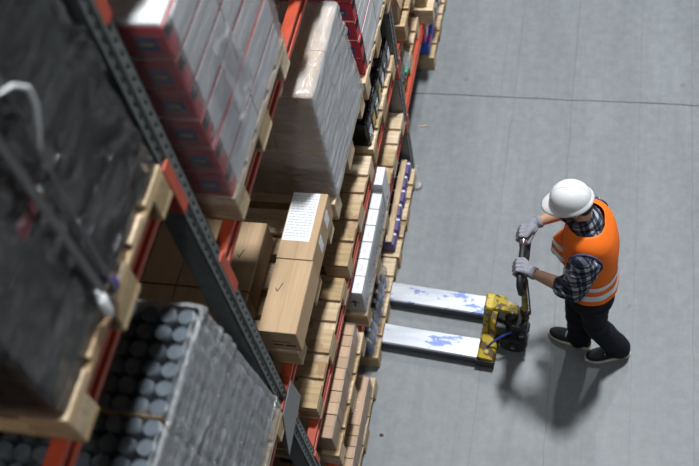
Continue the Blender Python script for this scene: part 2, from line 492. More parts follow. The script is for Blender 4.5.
pallet(2.75, Z2, 'empty wooden pallet on the second beams below the film wrapped carton stack', x=-1.213)
pallet(3.60, Z2, 'wooden pallet on the second beams under black shiny packs', x=-1.211)
pallet(1.895, Z3, 'wooden pallet on the third beams under the long flat brown cartons', x=-1.202)
pallet(2.75, Z3, 'wooden pallet on the third beams under the big film wrapped carton stack', x=-1.190)
pallet(3.59, Z3, 'wooden pallet on the third beams under the farther stack of red trays')
pallet(1.862, Z4, 'wooden pallet on the high beams under the nearer stack of red trays')
pallet(.745, ZL, 'blurred wooden pallet under the dark film wrapped load at the far left', x=-1.172)
pallet(-.78, ZL, 'wooden pallet on the left bay beams, added out of view to block light, below the bottom edge')  # unseen pallet and load added to block light reaching the can packs
pallet(.755, ZLB, 'wooden pallet under the film wrapped can packs at the bottom edge', x=-1.184)
pallet(4.56, Z1, 'empty wooden pallet on the lowest beams past the second upright', x=-1.24)
pallet(5.43, Z1, 'wooden pallet on the lowest beams at the top edge, under pale packs', x=-1.14)
pallet(4.66, Z2, 'wooden pallet on the second beams past the second upright, under an open brown box', x=-1.18)

pallet(3.07, Z4, 'wooden pallet on the high beams beyond the red trays, just above the top edge')
for y, w in ((1.80,'nearest'),(2.70,'middle'),(3.58,'farthest')):
    pallet(y, Z5, '%s wooden pallet on the topmost beams, above the top edge' % w)
# ------------------------------------------------------------------ cartons
def carton(x0, x1, y0, y1, z0, z1, label, mt='carton', group=None, cat='carton', tape=None, name='carton', flapdir='y', side=None, front=False):
    t = thing(name, label, cat, ((x0+x1)/2, (y0+y1)/2, z0), group)
    part(t, 'box_body', MB().box(x0, x1, y0, y1, z0, z1-.003), M[side or mt], bevel=.004)
    mb = MB()
    if flapdir == 'y':
        xm = (x0+x1)/2; mb.box(x0+.001, xm-.0012, y0+.001, y1-.001, z1-.003, z1); mb.box(xm+.0012, x1-.001, y0+.001, y1-.001, z1-.003, z1)
    else:
        ym = (y0+y1)/2; mb.box(x0+.001, x1-.001, y0+.001, ym-.0012, z1-.003, z1); mb.box(x0+.001, x1-.001, ym+.0012, y1-.001, z1-.003, z1)
    part(t, 'top_flap', mb, M[mt], bevel=.001)
    if front:
        part(t, 'front_patch', MB().box(x1, x1+.0015, y0+.003, y1-.003, z0+.004, z1-.006), M['tin'], label='grey front panel')  # thin grey panel over the whole aisle face
    if tape:
        mb = MB()
        if flapdir == 'y':
            mb.box(xm-tape/2, xm+tape/2, y0+.002, y1-.002, z1, z1+.0006)
        else:
            mb.box(x0+.002, x1-.002, ym-tape/2, ym+tape/2, z1, z1+.0006)
        part(t, 'tape', mb, M['tape'])
    return t

def text_rows(mb, x0, x1, y0, y1, z, rows, rng):
    """printed lines on a flat sheet, rows run along x"""
    for i in range(rows):
        yy = y1-(i+.5)*(y1-y0)/rows; x = x0
        while x < x1-.004:
            w = rng.uniform(.006, .02)
            mb.box(x, min(x+w, x1), yy-.0022, yy+.0022, z, z+.0004); x += w+.005

rng = random.Random(3)
zt = Z3+PH+.002
# long flat cartons, third beams
cA = carton(-1.365, -1.183, 2.297, 2.69, zt, 2.152, 'flat brown carton with a white paper sheet on top', tape=None, group='flat cartons on the third beams')
lb = part(cA, 'paper_sheet', MB().box(-1.36, -1.222, 2.40, 2.686, 2.152, 2.1526), M['label'], label='white printed sheet')
mb = MB(); text_rows(mb, -1.352, -1.23, 2.42, 2.675, 2.1526, 16, rng)
part(lb, 'print', mb, M['ink'], org=cA.location)
mb = MB().box(-1.183, -1.1824, 2.42, 2.47, 2.02, 2.12)
part(cA, 'side_label', mb, M['label'], label='white side label')
part(cA, 'side_label', MB().box(-1.183, -1.1824, 2.56, 2.62, 2.03, 2.12), M['label'], label='white side label')
cB = carton(-1.362, -1.178, 1.898, 2.293, zt, 2.152, 'flat plain brown carton in front of the one with the white sheet', group='flat cartons on the third beams')
def tick(x, y, z, root):
    mb = MB(); mb.bar((x-.012, y, z), (x, y-.018, z), .004, .0006); mb.bar((x, y-.018, z), (x+.018, y+.03, z), .004, .0006)
    part(root, 'pen_mark', mb, M['inkblk'])
tick(-1.315, 2.13, 2.1523, cB)
mb = MB(); mb.box(-1.31, -1.26, 1.8975, 1.898, 2.02, 2.035); mb.box(-1.25, -1.20, 1.8975, 1.898, 2.02, 2.035); mb.box(-1.31, -1.22, 1.8975, 1.898, 2.055, 2.062)
part(cB, 'print', mb, M['inkblk'])
for j, (x0, x1) in enumerate(((-1.635,-1.455),(-1.82,-1.64),(-2.005,-1.825),(-2.19,-2.01))):
    c = carton(x0, x1, 2.10, 2.49, zt, 2.15, '%s shaded flat carton behind the white-sheet carton, counted from the aisle' % ORD[j], group='flat cartons deep on the third beams')
    if j == 0: tick(-1.55, 2.30, 2.1503, c)
    carton(x0, x1, 1.90, 2.092, zt, 2.15, '%s short flat carton deep behind the grey upright, counted from the aisle' % ORD[j], group='flat cartons deep on the third beams')

# loads above the frame that shade the shelves below
for y, z, w in ((3.07, Z4, 'high beams beyond the red trays'), (1.80, Z5, 'nearest topmost pallet'), (2.70, Z5, 'middle topmost pallet'), (3.58, Z5, 'farthest topmost pallet')):
    for iy in range(2):
        carton(-2.34, -1.20, y+.01+iy*.395, y+.40+iy*.395, z+PH+.003, z+PH+.75, 'large brown carton on the %s, %s end' % (w, ('near','far')[iy]), group='large cartons above the frame', tape=.05)
for iy in range(2):  # unseen load added to keep light off the can pack tops
    carton(-2.34, -1.20, -.77+iy*.395, -.38+iy*.395, ZL+PH+.003, ZL+PH+.75, 'large brown carton added out of view to block light, on the left bay pallet below the bottom edge, %s end' % ('near','far')[iy], group='light-blocking cartons added below the frame', tape=.05)
# film wrapped carton stack, third beams
def film_mb(x0, x1, y0, y1, z0, z1, rr=.03, amp=.006, nz=40, ncorner=6, nside=18, top=.12, seed=0, st=(9,9,25), taper=0.0, ridge=0.0, shear=0.0, rk=7):
    mb = MB(); rings = []
    cx, cy = (x0+x1)/2, (y0+y1)/2
    def ring(ins):
        pts = []
        X0, X1, Y0, Y1 = x0+ins, x1-ins, y0+ins, y1-ins
        cs = [(X1-rr, Y0+rr, -PI/2), (X1-rr, Y1-rr, 0), (X0+rr, Y1-rr, PI/2), (X0+rr, Y0+rr, PI)]
        for i, (ax, ay, a0) in enumerate(cs):
            arc = [Vector((ax+rr*math.cos(a0+k*PI/2/ncorner), ay+rr*math.sin(a0+k*PI/2/ncorner), 0)) for k in range(ncorner+1)]
            pts += arc
            bx, by, b0 = cs[(i+1) % 4]
            nx = Vector((bx+rr*math.cos(b0), by+rr*math.sin(b0), 0))
            for k in range(1, nside): pts.append(arc[-1].lerp(nx, k/nside))
        return pts
    for i in range(nz+1):
        z = z0+(z1-z0)*i/nz
        rg = []
        for p in ring(0):
            n = Vector((p.x-cx, p.y-cy, 0)).normalized()
            q = noise.noise(Vector((p.x*st[0]+seed, p.y*st[1], z*st[2])))+.5*noise.noise(Vector((p.x*30+seed, p.y*30, z*30)))
            dsp = amp*q
            if ridge:
                a_ = noise.noise(Vector((p.x*2+seed*3, p.y*2.2, z*11+p.y*1.5)))
                m_ = max(0, min(1, .5+2.2*noise.noise(Vector((p.x*3, p.y*5+seed, z*2.5)))))
                dsp += ridge*m_*max(0, 1-abs(a_)*rk)**1.5
            rg.append(Vector((p.x, p.y, z))+n*dsp)
        rings.append(rg)
    for k in range(1, 7):
        ins = top*k/6
        rg = []
        for p in ring(ins):
            q = noise.noise(Vector((p.x*14+seed, p.y*14, 3.3)))
            rg.append(Vector((p.x, p.y, z1+.004+amp*.8*q)))
        rings.append(rg)
    mb.loft(rings, cap=False)
    if shear:
        for p in mb.v: p.y -= shear*(p.z-z0)/(z1-z0)
    if taper:
        for p in mb.v:
            p.y -= taper*max(0, (p.y-y0)/(y1-y0))*(p.z-z0)/(z1-z0)
    return mb
k = 0
for lay in range(3):
    for iy in range(2):
        for ix in range(3):
            x1 = -1.19-ix*.245; wy = (.345,.321,.296)[lay]; y0 = 2.805+iy*(wy+.003)
            lvl = ('bottom', 'middle', 'top')[lay]
            carton(x1-.242, x1, y0, y0+wy, zt+.002+lay*.254, zt+.252+lay*.254,
                   'brown carton under stretch film, %s layer, %s column from the aisle, %s end' % (lvl, ORD[ix], ('near', 'far')[iy]),
                   group='cartons in the film wrapped stack', flapdir='x', tape=.05, side=None, front=ix == 0)
solo('stretch_film', film_mb(-1.935, -1.178, 2.793, 3.57, zt+.001, zt+.775, nz=130, seed=1, top=.3, taper=.145, ridge=.006), M['filmgrey'],
     'hazy stretch film wrapped around the tall brown carton stack on the third beams', 'stretch film', smooth=True)

# stacks of red trays
def tray(x0, x1, y0, y1, z0, h, label, group, edge=False, tall=.86):
    t = thing('red_tray', label, 'tray', ((x0+x1)/2, (y0+y1)/2, z0), group)
    part(t, 'tray_body', MB().box(x0, x1-.004, y0, y1, z0, z0+h-.014), M['red'], bevel=.004)
    ys_ = y0+(.062 if edge else .002)
    fs = part(t, 'front_side', MB().box(x1-.004, x1, ys_, y1-.002, z0+.002, z0+h*tall), M['tin'], bevel=.002, label='grey side panel')  # grey panel covering most of the aisle face
    part(fs, 'printed_line', MB().box(x1, x1+.0006, ys_, y1-.002, z0+h*.40, z0+h*.47), M['cartong'], org=t.location)
    if edge: part(t, 'corner_print', MB().box(x1-.004, x1-.0005, y0+.004, ys_, z0+h*.58, z0+h*.88), M['darkbox'])
    part(t, 'shrink_top_highlight', MB().box(x0+.006, x1-.010, y0+.006, y1-.006, z0+h-.014, z0+h-.001), M['white'], bevel=.005, label='white film top with painted edge highlight')  # white film top; its rim also paints the highlight between layers
    e = MB(); ym = y0-.0006; xm = x1-.075
    e.box(xm-.035, xm+.035, ym, y0, z0+.03, z0+.09)
    em = part(t, 'emblem', e, M['blue'], label='blue printed emblem')
    part(em, 'emblem_bar', MB().box(xm-.022, xm+.022, ym-.0005, ym, z0+.053, z0+.066), M['gold'], org=t.location)
    return t
def trays(y0, z0, nl, h, name, nl_red, x1f=-1.182):
    grp = 'red trays in the %s stack' % name
    rg = random.Random(11)
    for l in range(nl):
        jx = rg.uniform(-.006, .006)
        for iy in range(2):
            for ix in range(2):
                x1 = x1f+jx-ix*.40
                y = y0+iy*.380+rg.uniform(0, .005)
                tray(x1-.395, x1, y, y+.374, z0+l*h, h, 'red tray in the %s stack, %s layer from the pallet, %s end, %s row' % (name, ORD[l], ('near','far')[iy], ('aisle','inner')[ix]), grp, iy == 0 and ix == 0, .86 if nl_red else .985)
trays(1.868, Z4+PH+.003, 6, .142, 'nearer, higher', True)
trays(3.645, Z3+PH+.003, 6, .139, 'farther, lower', False)
solo('stretch_film', film_mb(-2.0, -1.166, 1.855, 2.66, Z4+PH+.003, Z4+PH+.858, nz=130, seed=5, top=.05, amp=.005, ridge=.004), M['filmhaze'],
     'clear film around the nearer red tray stack, torn open at the front', 'stretch film', smooth=True)
sh = MB(); rg = random.Random(8); g = []
for i in range(9):
    row = []
    for j in range(9):
        u, v = i/8, j/8
        row.append((-1.153+.012*math.sin(7*u+3*v)+.01*rg.random(), 2.02+.20*u*(1-.25*v)+.02*v, 3.50+.33*v))
    g.append(row)
sh.add([p for q in g for p in q], [(i*9+j, (i+1)*9+j, (i+1)*9+j+1, i*9+j+1) for i in range(8) for j in range(8)])
o = solo('plastic_pouch', sh, M['filmhaze'], 'crumpled clear pouch stuck on the front of the nearer red tray stack', 'pouch', smooth=True)
so = o.modifiers.new('solid', 'SOLIDIFY'); so.thickness = .002

# row of white cartons on the lowest beams
zt1 = Z1+PH+.003
ys = [2.782, 2.905, 3.030, 3.155, 3.280, 3.405]
def white_carton(y0, y1, z1, i, label):
    t = carton(-1.44, -1.185, y0, y1, zt1, z1, label, mt='cartonw', side='cartong', group='white cartons on the lowest beams', flapdir='y')
    pr = MB()
    for kx in (0, 1):
        for q in range(5):
            pr.box(-1.262+kx*.034+rng.uniform(-.004,.004), -1.247+kx*.034, y0+.035+q*.008, y0+.038+q*.008, z1, z1+.0004)
    part(t, 'print', pr, M['inkred'], label='faded red print')
    sd = MB()
    for q in range(3): sd.box(-1.185, -1.1845, y0+.02+q*.03, y0+.038+q*.03, zt1+.05, zt1+.058+.02*(q % 2))
    part(t, 'side_print', sd, M['inkblk'])
    return t
for i, y0 in enumerate(ys):
    t = white_carton(y0, y0+.121, 1.0, i, 'white carton on the lowest beams, %s from the near end of its row' % ORD[i])
    if i == 0:
        a = MB(); xm, yv, zb = -1.245, 2.7815, zt1+.06
        a.box(xm-.006, xm+.006, yv-.0006, yv, zb, zb+.045); a.box(xm-.028, xm+.028, yv-.0006, yv, zb+.045, zb+.054)
        a.add([(xm-.02, yv-.0006, zb+.05), (xm+.02, yv-.0006, zb+.05), (xm, yv-.0006, zb+.085)], [(0,1,2)])
        part(t, 'handling_mark', a, M['inkblk'], label='black arrow mark')
white_carton(3.555, 3.70, 1.055, 6, 'white carton standing apart at the far end of the white row')
solo('stretch_film', film_mb(-1.45, -1.172, 2.775, 3.535, zt1+.001, 1.0, rr=.01, amp=.003, nz=14, seed=9, top=.01), M['filmthin'], 'thin clear film around the row of white cartons', 'stretch film', smooth=True)

# narrow brown cartons on the lowest beams
n = 10
for i in range(n):
    y0 = 1.872+i*.0722
    t = carton(-1.46, -1.198+rng.uniform(-.003,.003), y0, y0+.0705, zt1, .948+rng.uniform(-.004,.004), 'narrow brown carton on the lowest beams, %s from the near end' % ORD[i], mt='carton2', group='narrow brown cartons on the lowest beams')
mb = film_mb(-1.47, -1.189, 1.864, 2.602, zt1+.001, .956, rr=.012, amp=.003, nz=16, seed=4, top=.02)
solo('stretch_film', mb, M['filmthin'], 'glossy film around the narrow brown cartons on the lowest beams', 'stretch film', smooth=True)

# shiny cartons on the floor pallet
seg = [(1.835,.075),(1.913,.078),(1.994,.075),(2.072,.068),(2.143,.068),(2.214,.335)]
for i, (y0, w) in enumerate(seg):
    lab = 'brown carton on the floor pallet at the bottom edge, %s from the near end' % ORD[i] if i < 5 else 'long brown carton with printing at the far end of the floor pallet stack'
    t = carton(-1.46, -1.186, y0, y0+w, PH+.001, .325, lab, mt='carton2', group='brown cartons on the floor pallet')
    if i == 5:
        pr = MB()
        for q in range(7): pr.box(-1.25+.008*(q % 2), -1.232+.006*(q % 3), y0+.06+q*.018, y0+.068+q*.018, .325, .3254)
        part(t, 'print', pr, M['inkred'], label='faded red print')
solo('stretch_film', film_mb(-1.47, -1.180, 1.826, 2.558, PH+.002, .328, rr=.012, amp=.0035, nz=14, seed=14, top=.02), M['filmthin'], 'wrinkled clear film around the brown cartons on the floor pallet', 'stretch film', smooth=True)

# black shiny packs on second beams
zt2 = Z2+PH+.003
for i in range(7):
    y0 = 3.62+i*.108
    t = thing('black_pack', 'black shiny pack on the second beams, %s from the near end' % ORD[i], 'pack', (-1.36, y0+.05, zt2), 'black packs on the second beams')
    part(t, 'pack_body', MB().box(-1.50, -1.240, y0+.010, y0+.094, zt2, zt2+.197), M['black'], bevel=.012, seg=3)
    part(t, 'shrink_wrap', film_mb(-1.515, -1.228, y0+.004, y0+.100, zt2+.001, zt2+.207, rr=.014, amp=.005, nz=24, nside=14, seed=i*3.1, top=.045, st=(26,26,26), ridge=.006, rk=5), M['blackfilm'], True)
    nk = MB()
    for xx in (-1.295, -1.37, -1.445):
        nk.lathe((xx, y0+.052, zt2+.2), [(.034,0),(.034,.018),(.028,.026),(.012,.05),(.012,.06),(.001,.061)], 14)
    part(t, 'bottle_tops', nk, M['black'], smooth=False)
    lb = MB().box(-1.226, -1.2254, y0+.02, y0+.085, zt2+.05, zt2+.12)
    part(t, 'front_label', lb, M['gold'] if i in (1, 3) else M['label'])

# purple packs on the floor pallet
for i in range(6):
    y0 = 3.62+i*.128
    t = thing('purple_pack', 'purple and white printed pack on the floor pallet, %s from the near end' % ORD[i], 'pack', (-1.30, y0+.06, PH+.001), 'purple packs on the floor pallet')
    part(t, 'pack_body', MB().box(-1.42, -1.204+.006*(i % 2), y0, y0+.122, PH+.001, PH+.10), M['purple'], bevel=.012, seg=3)
    part(t, 'label_band', MB().box(-1.40, -1.2034+.006*(i % 2), y0+.085, y0+.10, PH+.002, PH+.1008), M['white'], bevel=.004)
solo('long_board', MB().box(-1.268, -1.222, 3.63, 4.37, PH+.102, PH+.125), M['woody'], 'pale wooden board lying lengthwise across the purple packs', 'board', bevel=.003)

# wrapped bottles on the jack pallet
def bottle(x, y, z, h=.20, rad=.033): return [(x, y, z)]
root0 = None
i = 0
for iy in range(8):
    for ix in range(2):
        x = -1.250-ix*.074; y = 2.815+iy*.074; i += 1
        lab = 'small film wrapped bottle on the jack pallet, %s from the near end, %s row' % (ORD[iy], ('aisle','inner')[ix])
        if root0 is None:
            root0 = thing('bottle', lab, 'bottle', (x, y, PH+.001), 'bottles on the jack pallet')
            q = MB().lathe((x, y, PH+.001), [(.030,0),(.033,.01),(.033,.11),(.026,.135),(.012,.16),(.012,.175)], 14)
            part(root0, 'bottle_body', q, M['cansd'], smooth=True)
            part(root0, 'cap', MB().lathe((x, y, PH+.172), [(.014,0),(.014,.02),(.002,.021)], 12), M['white'])
            part(root0, 'wrap_label', MB().lathe((x, y, PH+.05), [(.0336,0),(.0336,.05)], 14), M['bluepk'])
        else:
            dup(root0, (x, y, PH+.001), lab)
solo('stretch_film', film_mb(-1.37, -1.206, 2.765, 3.387, PH+.002, PH+.205, rr=.03, amp=.012, nz=40, seed=31, top=.05, st=(14,14,14), ridge=.006), M['filmthin'], 'crumpled film over the bottles on the jack pallet', 'stretch film', smooth=True)

# ------------------------------------------------------------------ left bay: can packs
zb = ZLB+PH+.003
CH = .146
def can_pack(x1, y0, z, label, top):
    t = thing('can_pack', label, 'can pack', (x1-.13, y0+.195, z), 'can packs in the film wrapped load')
    nx, ny, dd = 4, 6, .0655
    sd = MB(); ld = MB()
    for a in range(nx):
        for b in range(ny):
            cx, cy = x1-dd*(a+.5), y0+dd*(b+.5)
            if a == 0 or b == 0 or b == ny-1 or top:
                c = MB().lathe((cx, cy, z), [(.026,0),(.0315,.008),(.0315,.126),(.027,.140)], 12)
                o = part(t, 'can', c, M['cansd'], smooth=True)
                part(o, 'can_lid', MB().lathe((cx, cy, z+.1395), [(.0272,0),(.0272,.0035),(.0245,.0038),(.024,.0015)], 14), M['can'], org=t.location)
    fl = []; rr = .0335
    # scalloped shrink wrap
    pts = []
    def arc(cx, cy, a0, a1, n=5):
        for k in range(n+1):
            an = a0+(a1-a0)*k/n; pts.append((cx+rr*math.cos(an), cy+rr*math.sin(an)))
    for b in range(ny): arc(x1-dd*.5, y0+dd*(b+.5), -PI/2*.42, PI/2*.42)
    for a in range(nx): arc(x1-dd*(a+.5), y0+dd*(ny-.5), PI*.22, PI*.78)
    for b in reversed(range(ny)): arc(x1-dd*(nx-.5), y0+dd*(b+.5), PI*.79, PI*1.21)
    for a in reversed(range(nx)): arc(x1-dd*(a+.5), y0+dd*.5, PI*1.22, PI*1.78)
    mx, my = x1-dd*nx/2, y0+dd*ny/2
    rings = []
    for zz, s in ((.002,.97),(.012,1.0),(.06,.995),(.10,1.005),(.132,1.0),(.1435,.965)):
        rings.append([Vector((mx+(px-mx)*s, my+(py-my)*s, z+zz+.002*noise.noise(Vector((px*40, py*40, z*9))))) for px, py in pts])
    part(t, 'shrink_wrap', MB().loft(rings, cap=False), M['filmcan'], smooth=True)
    return t
packs = {}
for l in range(8):
    for iy in range(2):
        for ix in range(2):
            if ix == 1 and l < 7: continue
            x1 = -1.194-ix*.268; y0 = .765+iy*.3965-.021*l
            top = l == 7
            lab = 'shrink wrapped can pack, %s layer up, %s end, %s row, at bottom edge' % (ORD[l], ('near','far')[iy], ('aisle','inner')[ix])
            key = top
            jit = (.008 if l % 2 else -.004)
            if key not in packs:
                packs[key] = can_pack(x1, y0, zb+l*CH, lab, top); packs[key]['_b'] = 0
                del packs[key]['_b']
            else:
                dup(packs[key], (x1-.13+(0 if top else jit*.6), y0+.195, zb+l*CH), lab)
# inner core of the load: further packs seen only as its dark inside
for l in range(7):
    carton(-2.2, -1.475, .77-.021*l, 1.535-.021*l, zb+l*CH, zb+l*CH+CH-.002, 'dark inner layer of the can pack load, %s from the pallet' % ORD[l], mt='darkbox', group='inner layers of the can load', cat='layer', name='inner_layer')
solo('cardboard_edge', MB().box(-1.72, -1.20, 1.0119, 1.0137, zb+7*CH, zb+8*CH+.004), M['carton'], 'brown card edge standing between the two top rows of can packs', 'card divider')

solo('stretch_film', film_mb(-2.225, -1.178, .742, 1.579, zb+.001, zb+8*CH-.02, rr=.02, amp=.003, nz=150, seed=41, top=.012, nside=40, st=(6,3,30), shear=.147, ridge=.011, rk=5), M['filmfold'], 'wrinkled film around the can pack load at the bottom edge', 'stretch film', smooth=True)
# left bay: dark wrapped load
zd = ZL+PH+.003
for l in range(3):
    for iy in range(2):
        for ix in range(2):
            x1 = -1.20-ix*.49; wl = (1.535-.075*(l+1)/3-.765-.008)/2; y0 = .765+iy*(wl+.006)
            lvl = ('bottom','middle','top')[l]
            c = carton(x1-.48, x1, y0, y0+wl, zd+.002+l*.402, zd+l*.402+.40, 'dark box under clear film at the far left, %s layer, %s end, %s row' % (lvl, ('near','far')[iy], ('aisle','inner')[ix]), mt='darkbox', group='dark boxes in the wrapped load', flapdir='x')
            if ix == 0:
                part(c, 'front_patch', MB().box(x1, x1+.001, y0+.08, y0+.30, zd+l*.402+.10, zd+l*.402+.16), M['strap'])
                if (l, iy) == (1, 0): part(c, 'red_patch', MB().box(x1+.0005, x1+.0012, y0+.24, y0+.37, zd+.41, zd+.46), M['red'])  # small red patch on the near middle box
solo('stretch_film', film_mb(-2.2, -1.180, .745, 1.560, zd+.001, zd+1.215, rr=.03, amp=.008, nz=200, seed=51, top=.2, nside=26, st=(5,4,16), taper=.075, ridge=.026, rk=9), M['filmdark'], 'glossy clear film around the dark boxes at the far left', 'stretch film', smooth=True)
for yy, w in ((1.072, .026), (1.135, .012)):
    mb = MB(); dy = .07 if w < .02 else 0
    mb.bar((-1.156, yy-dy*.35, zd+.006), (-1.156, yy+dy, zd+1.19), .003, w, up=(0,1,0))
    solo('strap', mb, M['strap'], 'grey vertical strap on the dark wrapped load, %s' % ('the wider one in the middle' if w > .02 else 'the thinner one at the far end'), 'strap', 'straps on the dark load')
def lump(c, rx, ry, rz, seed):
    mb = MB().ell(c, rx, ry, rz, 18, 12); C0 = Vector(c)
    mb.v = [C0+(p-C0)*(1+.45*noise.noise((p-C0)*38+Vector((seed,0,0)))) for p in mb.v]; return mb
solo('film_tail', lump((-1.150, 1.045, 3.945), .011, .018, .055, 2), M['white'], 'white bunched end of film at the foot of the dark wrapped load', 'film tail', smooth=True)
solo('film_tail', lump((-1.164, 1.125, 3.905), .010, .018, .03, 6), M['purple'], 'violet plastic scrap tucked at the foot of the dark wrapped load', 'plastic scrap', smooth=True)
tp = MB().tube([(-1.155,1.13,4.645),(-1.146,1.185,4.62),(-1.142,1.215,4.58),(-1.144,1.212,4.53),(-1.150,1.185,4.475),(-1.158,1.16,4.43)], [.003,.005,.006,.006,.004,.003], 10, True)
solo('film_hook', tp, M['white'], 'white curled strip of film on the dark wrapped load near the left edge', 'film strip', smooth=True)

# ------------------------------------------------------------------ far bay goods
i = 0
for iy in range(4):
    for l in range(2):
        y0 = 5.56+iy*.19; z0 = PH+.001+l*.13
        mt = ['bluepk','magenta','bluepk','white','purple','bluepk','white','bluepk'][i]
        t = thing('printed_pack', '%s printed pack on the farthest floor pallet, %s from the near end, %s layer' % ({'bluepk':'blue','magenta':'magenta','white':'white','purple':'violet'}[mt], ORD[iy], ('lower','upper')[l]), 'pack', (-1.3, y0+.09, z0), 'printed packs on the farthest floor pallet')
        part(t, 'pack_body', MB().box(-1.50, -1.225-.02*l, y0, y0+.18, z0, z0+.126), M[mt], bevel=.016, seg=3)
        part(t, 'label_band', MB().box(-1.49, -1.2244-.02*l, y0+.05, y0+.11, z0+.02, z0+.1268), M['magenta' if mt == 'bluepk' and l == 0 else 'white'], bevel=.004)
        i += 1
zt3 = Z2+PH+.003
t = thing('open_box', 'open brown cardboard box past the second upright on the second beams', 'box', (-1.36, 4.9, zt3))
b = MB(); x0, x1, y0, y1, h = -1.65, -1.225, 4.68, 5.38, .24
b.box(x0, x1, y0, y1, zt3, zt3+.01); b.box(x0, x0+.006, y0, y1, zt3, zt3+h); b.box(x1-.006, x1, y0, y1, zt3, zt3+h)
b.box(x0, x1, y0, y0+.006, zt3, zt3+h); b.box(x0, x1, y1-.006, y1, zt3, zt3+h)
part(t, 'box_body', b, M['carton'], bevel=.002)
part(t, 'flap', MB().obox((x1+.012, (y0+y1)/2, zt3+h-.06), (.25,0,-1), (0,1,0), (1,0,.25), .062, .34, .002), M['carton'])
for j in range(3):
    solo('blue_white_packet', MB().box(-1.52+j*.1, -1.44+j*.1, 4.95, 5.12, zt3+.011, zt3+.20), M['bluepk'] if j % 2 else M['white'], '%s packet standing in the open brown box' % ('white inner', 'blue middle', 'white outer')[j], 'packet', 'packets in the open box', bevel=.01)
zt4 = Z1+PH+.003
for j in range(4):
    solo('pale_pack', MB().box(-1.50, -1.19, 5.46+j*.18, 5.63+j*.18, zt4, zt4+.16), M['white'] if j % 2 else M['carton'], '%s pack at the top edge on the lowest beams, %s from the near end' % ('white' if j % 2 else 'brown', ORD[j]), 'pack', 'packs at the top edge', bevel=.01)
t = thing('plastic_bag', 'grey plastic bag with a green mark on the empty pallet past the second upright', 'bag', (-1.42, 4.75, zt4))
part(t, 'bag_body', lump((-1.29, 4.76, zt4+.098), .07, .15, .08, 12), M['filmgrey'], smooth=True)
part(t, 'green_mark', MB().obox((-1.228, 4.70, zt4+.10), (.4,0,1), (0,1,0), (1,0,-.4), .03, .03, .012), M['green'], bevel=.006)
solo('plastic_scrap', lump((-1.150, 4.33, .012), .030, .045, .02, 20), M['film'], 'crumpled white plastic scrap on the floor by the second upright', 'scrap', smooth=True)
solo('wood_sliver', MB().bar((-1.24, 4.915, .004), (-1.17, 4.925, .004), .010, .008), M['woodx'], 'pale wood sliver on the floor beside the second upright', 'wood sliver', bevel=.002)
solo('floor_scrap', lump((-1.10, 2.29, .003), .014, .010, .004, 5), M['iron'], 'small dark scrap on the bare floor near the bottom edge', 'scrap', smooth=True)
#PERSON#
# ------------------------------------------------------------------ pallet jack
JA = math.radians(-4.2)
JO = Vector((-.515, 3.100, 0))
jx = Vector((math.cos(JA), math.sin(JA), 0)); jy = Vector((-math.sin(JA), math.cos(JA), 0))
def J(x, y, z): return JO+jx*x+jy*y+Vector((0,0,z))
jack = thing('pallet_jack', 'yellow hand pallet jack with worn steel forks pushed under a pallet', 'pallet jack', tuple(JO))
def jl(mb):
    mb.v = [J(p.x, p.y, p.z) for p in mb.v]; return mb
def jbox(*a): return jl(MB().box(*a))
for s in (-1, 1):
    c = .181 if s > 0 else -.152; w = .079
    # fork: inverted channel with a rounded, tapering tip
    rings = []
    for x, ww, zt_, zb_ in ((0, w, .098, .035), (-.10, w, .098, .035), (-1.02, w, .094, .038), (-1.10, w*.8, .088, .05), (-1.15, w*.45, .078, .058)):
        e = .010
        rings.append([J(x, c-ww, zb_), J(x, c-ww, zt_-e), J(x, c-ww+e, zt_), J(x, c+ww-e, zt_), J(x, c+ww, zt_-e), J(x, c+ww, zb_)])
    fk = part(jack, 'fork', MB().loft(rings), M['fork'], bevel=.002)
    part(fk, 'load_roller', MB().cyl(J(-.98, c-.04, .037), J(-.98, c+.04, .037), .037, 20), M['rubber'], org=JO, bevel=.003)
# cross frame with hazard stripes
mb = MB()
prof = [(-.005,.03),(-.005,.118),(.012,.135),(.10,.122),(.112,.105),(.112,.03)]
mb.loft([[J(x, y, z) for x, z in prof] for y in (-.236, .262)])
part(jack, 'cross_frame', mb, M['hazard'], bevel=.004)
mb = jl(MB().box(-.012, .112, -.246, -.236, .02, .10)); part(jack, 'side_plate', mb, M['rubber'], bevel=.002)
# tower and pump bracket
tw = MB()
tw.loft([[J(.002, -.06, .12), J(.04, -.06, .12), J(.04, .15, .12), J(.002, .15, .12)],
         [J(.008, -.02, .31), J(.046, -.02, .31), J(.046, .13, .31), J(.008, .13, .31)],
         [J(.010, .0, .375), J(.075, .0, .375), J(.075, .125, .375), J(.010, .125, .375)],
         [J(.016, .008, .388), J(.070, .008, .388), J(.070, .115, .388), J(.016, .115, .388)]])
part(jack, 'tower', tw, M['yellow'], bevel=.006)
ar = MB().loft([[J(.05, .01, .345), J(.05, .11, .345), J(.05, .11, .386), J(.05, .01, .386)],
                [J(.16, -.005, .36), J(.16, .075, .36), J(.16, .075, .405), J(.16, -.005, .405)],
                [J(.235, -.01, .36), J(.235, .05, .36), J(.235, .05, .40), J(.235, -.01, .40)]])
part(jack, 'pump_bracket', ar, M['yellow'], bevel=.006)
part(jack, 'frame_pin', jl(MB().lathe((.05, .20, .12), [(.016,0),(.016,.055),(.012,.06),(.001,.061)], 14)), M['yellow'])
part(jack, 'frame_pin', jl(MB().lathe((.055, -.19, .118), [(.018,0),(.018,.022),(.011,.03),(.001,.031)], 14)), M['gold'])
pm = jl(MB().lathe((.20, 0, .10), [(.06,0),(.066,.02),(.066,.10),(.05,.12),(.05,.22),(.036,.235),(.036,.27),(.001,.271)], 24))
pump = part(jack, 'pump', pm, M['iron'], bevel=.003)
part(pump, 'piston_rod', jl(MB().cyl((.20, 0, .34), (.20, 0, .40), .015, 14)), M['chrome'], org=JO)
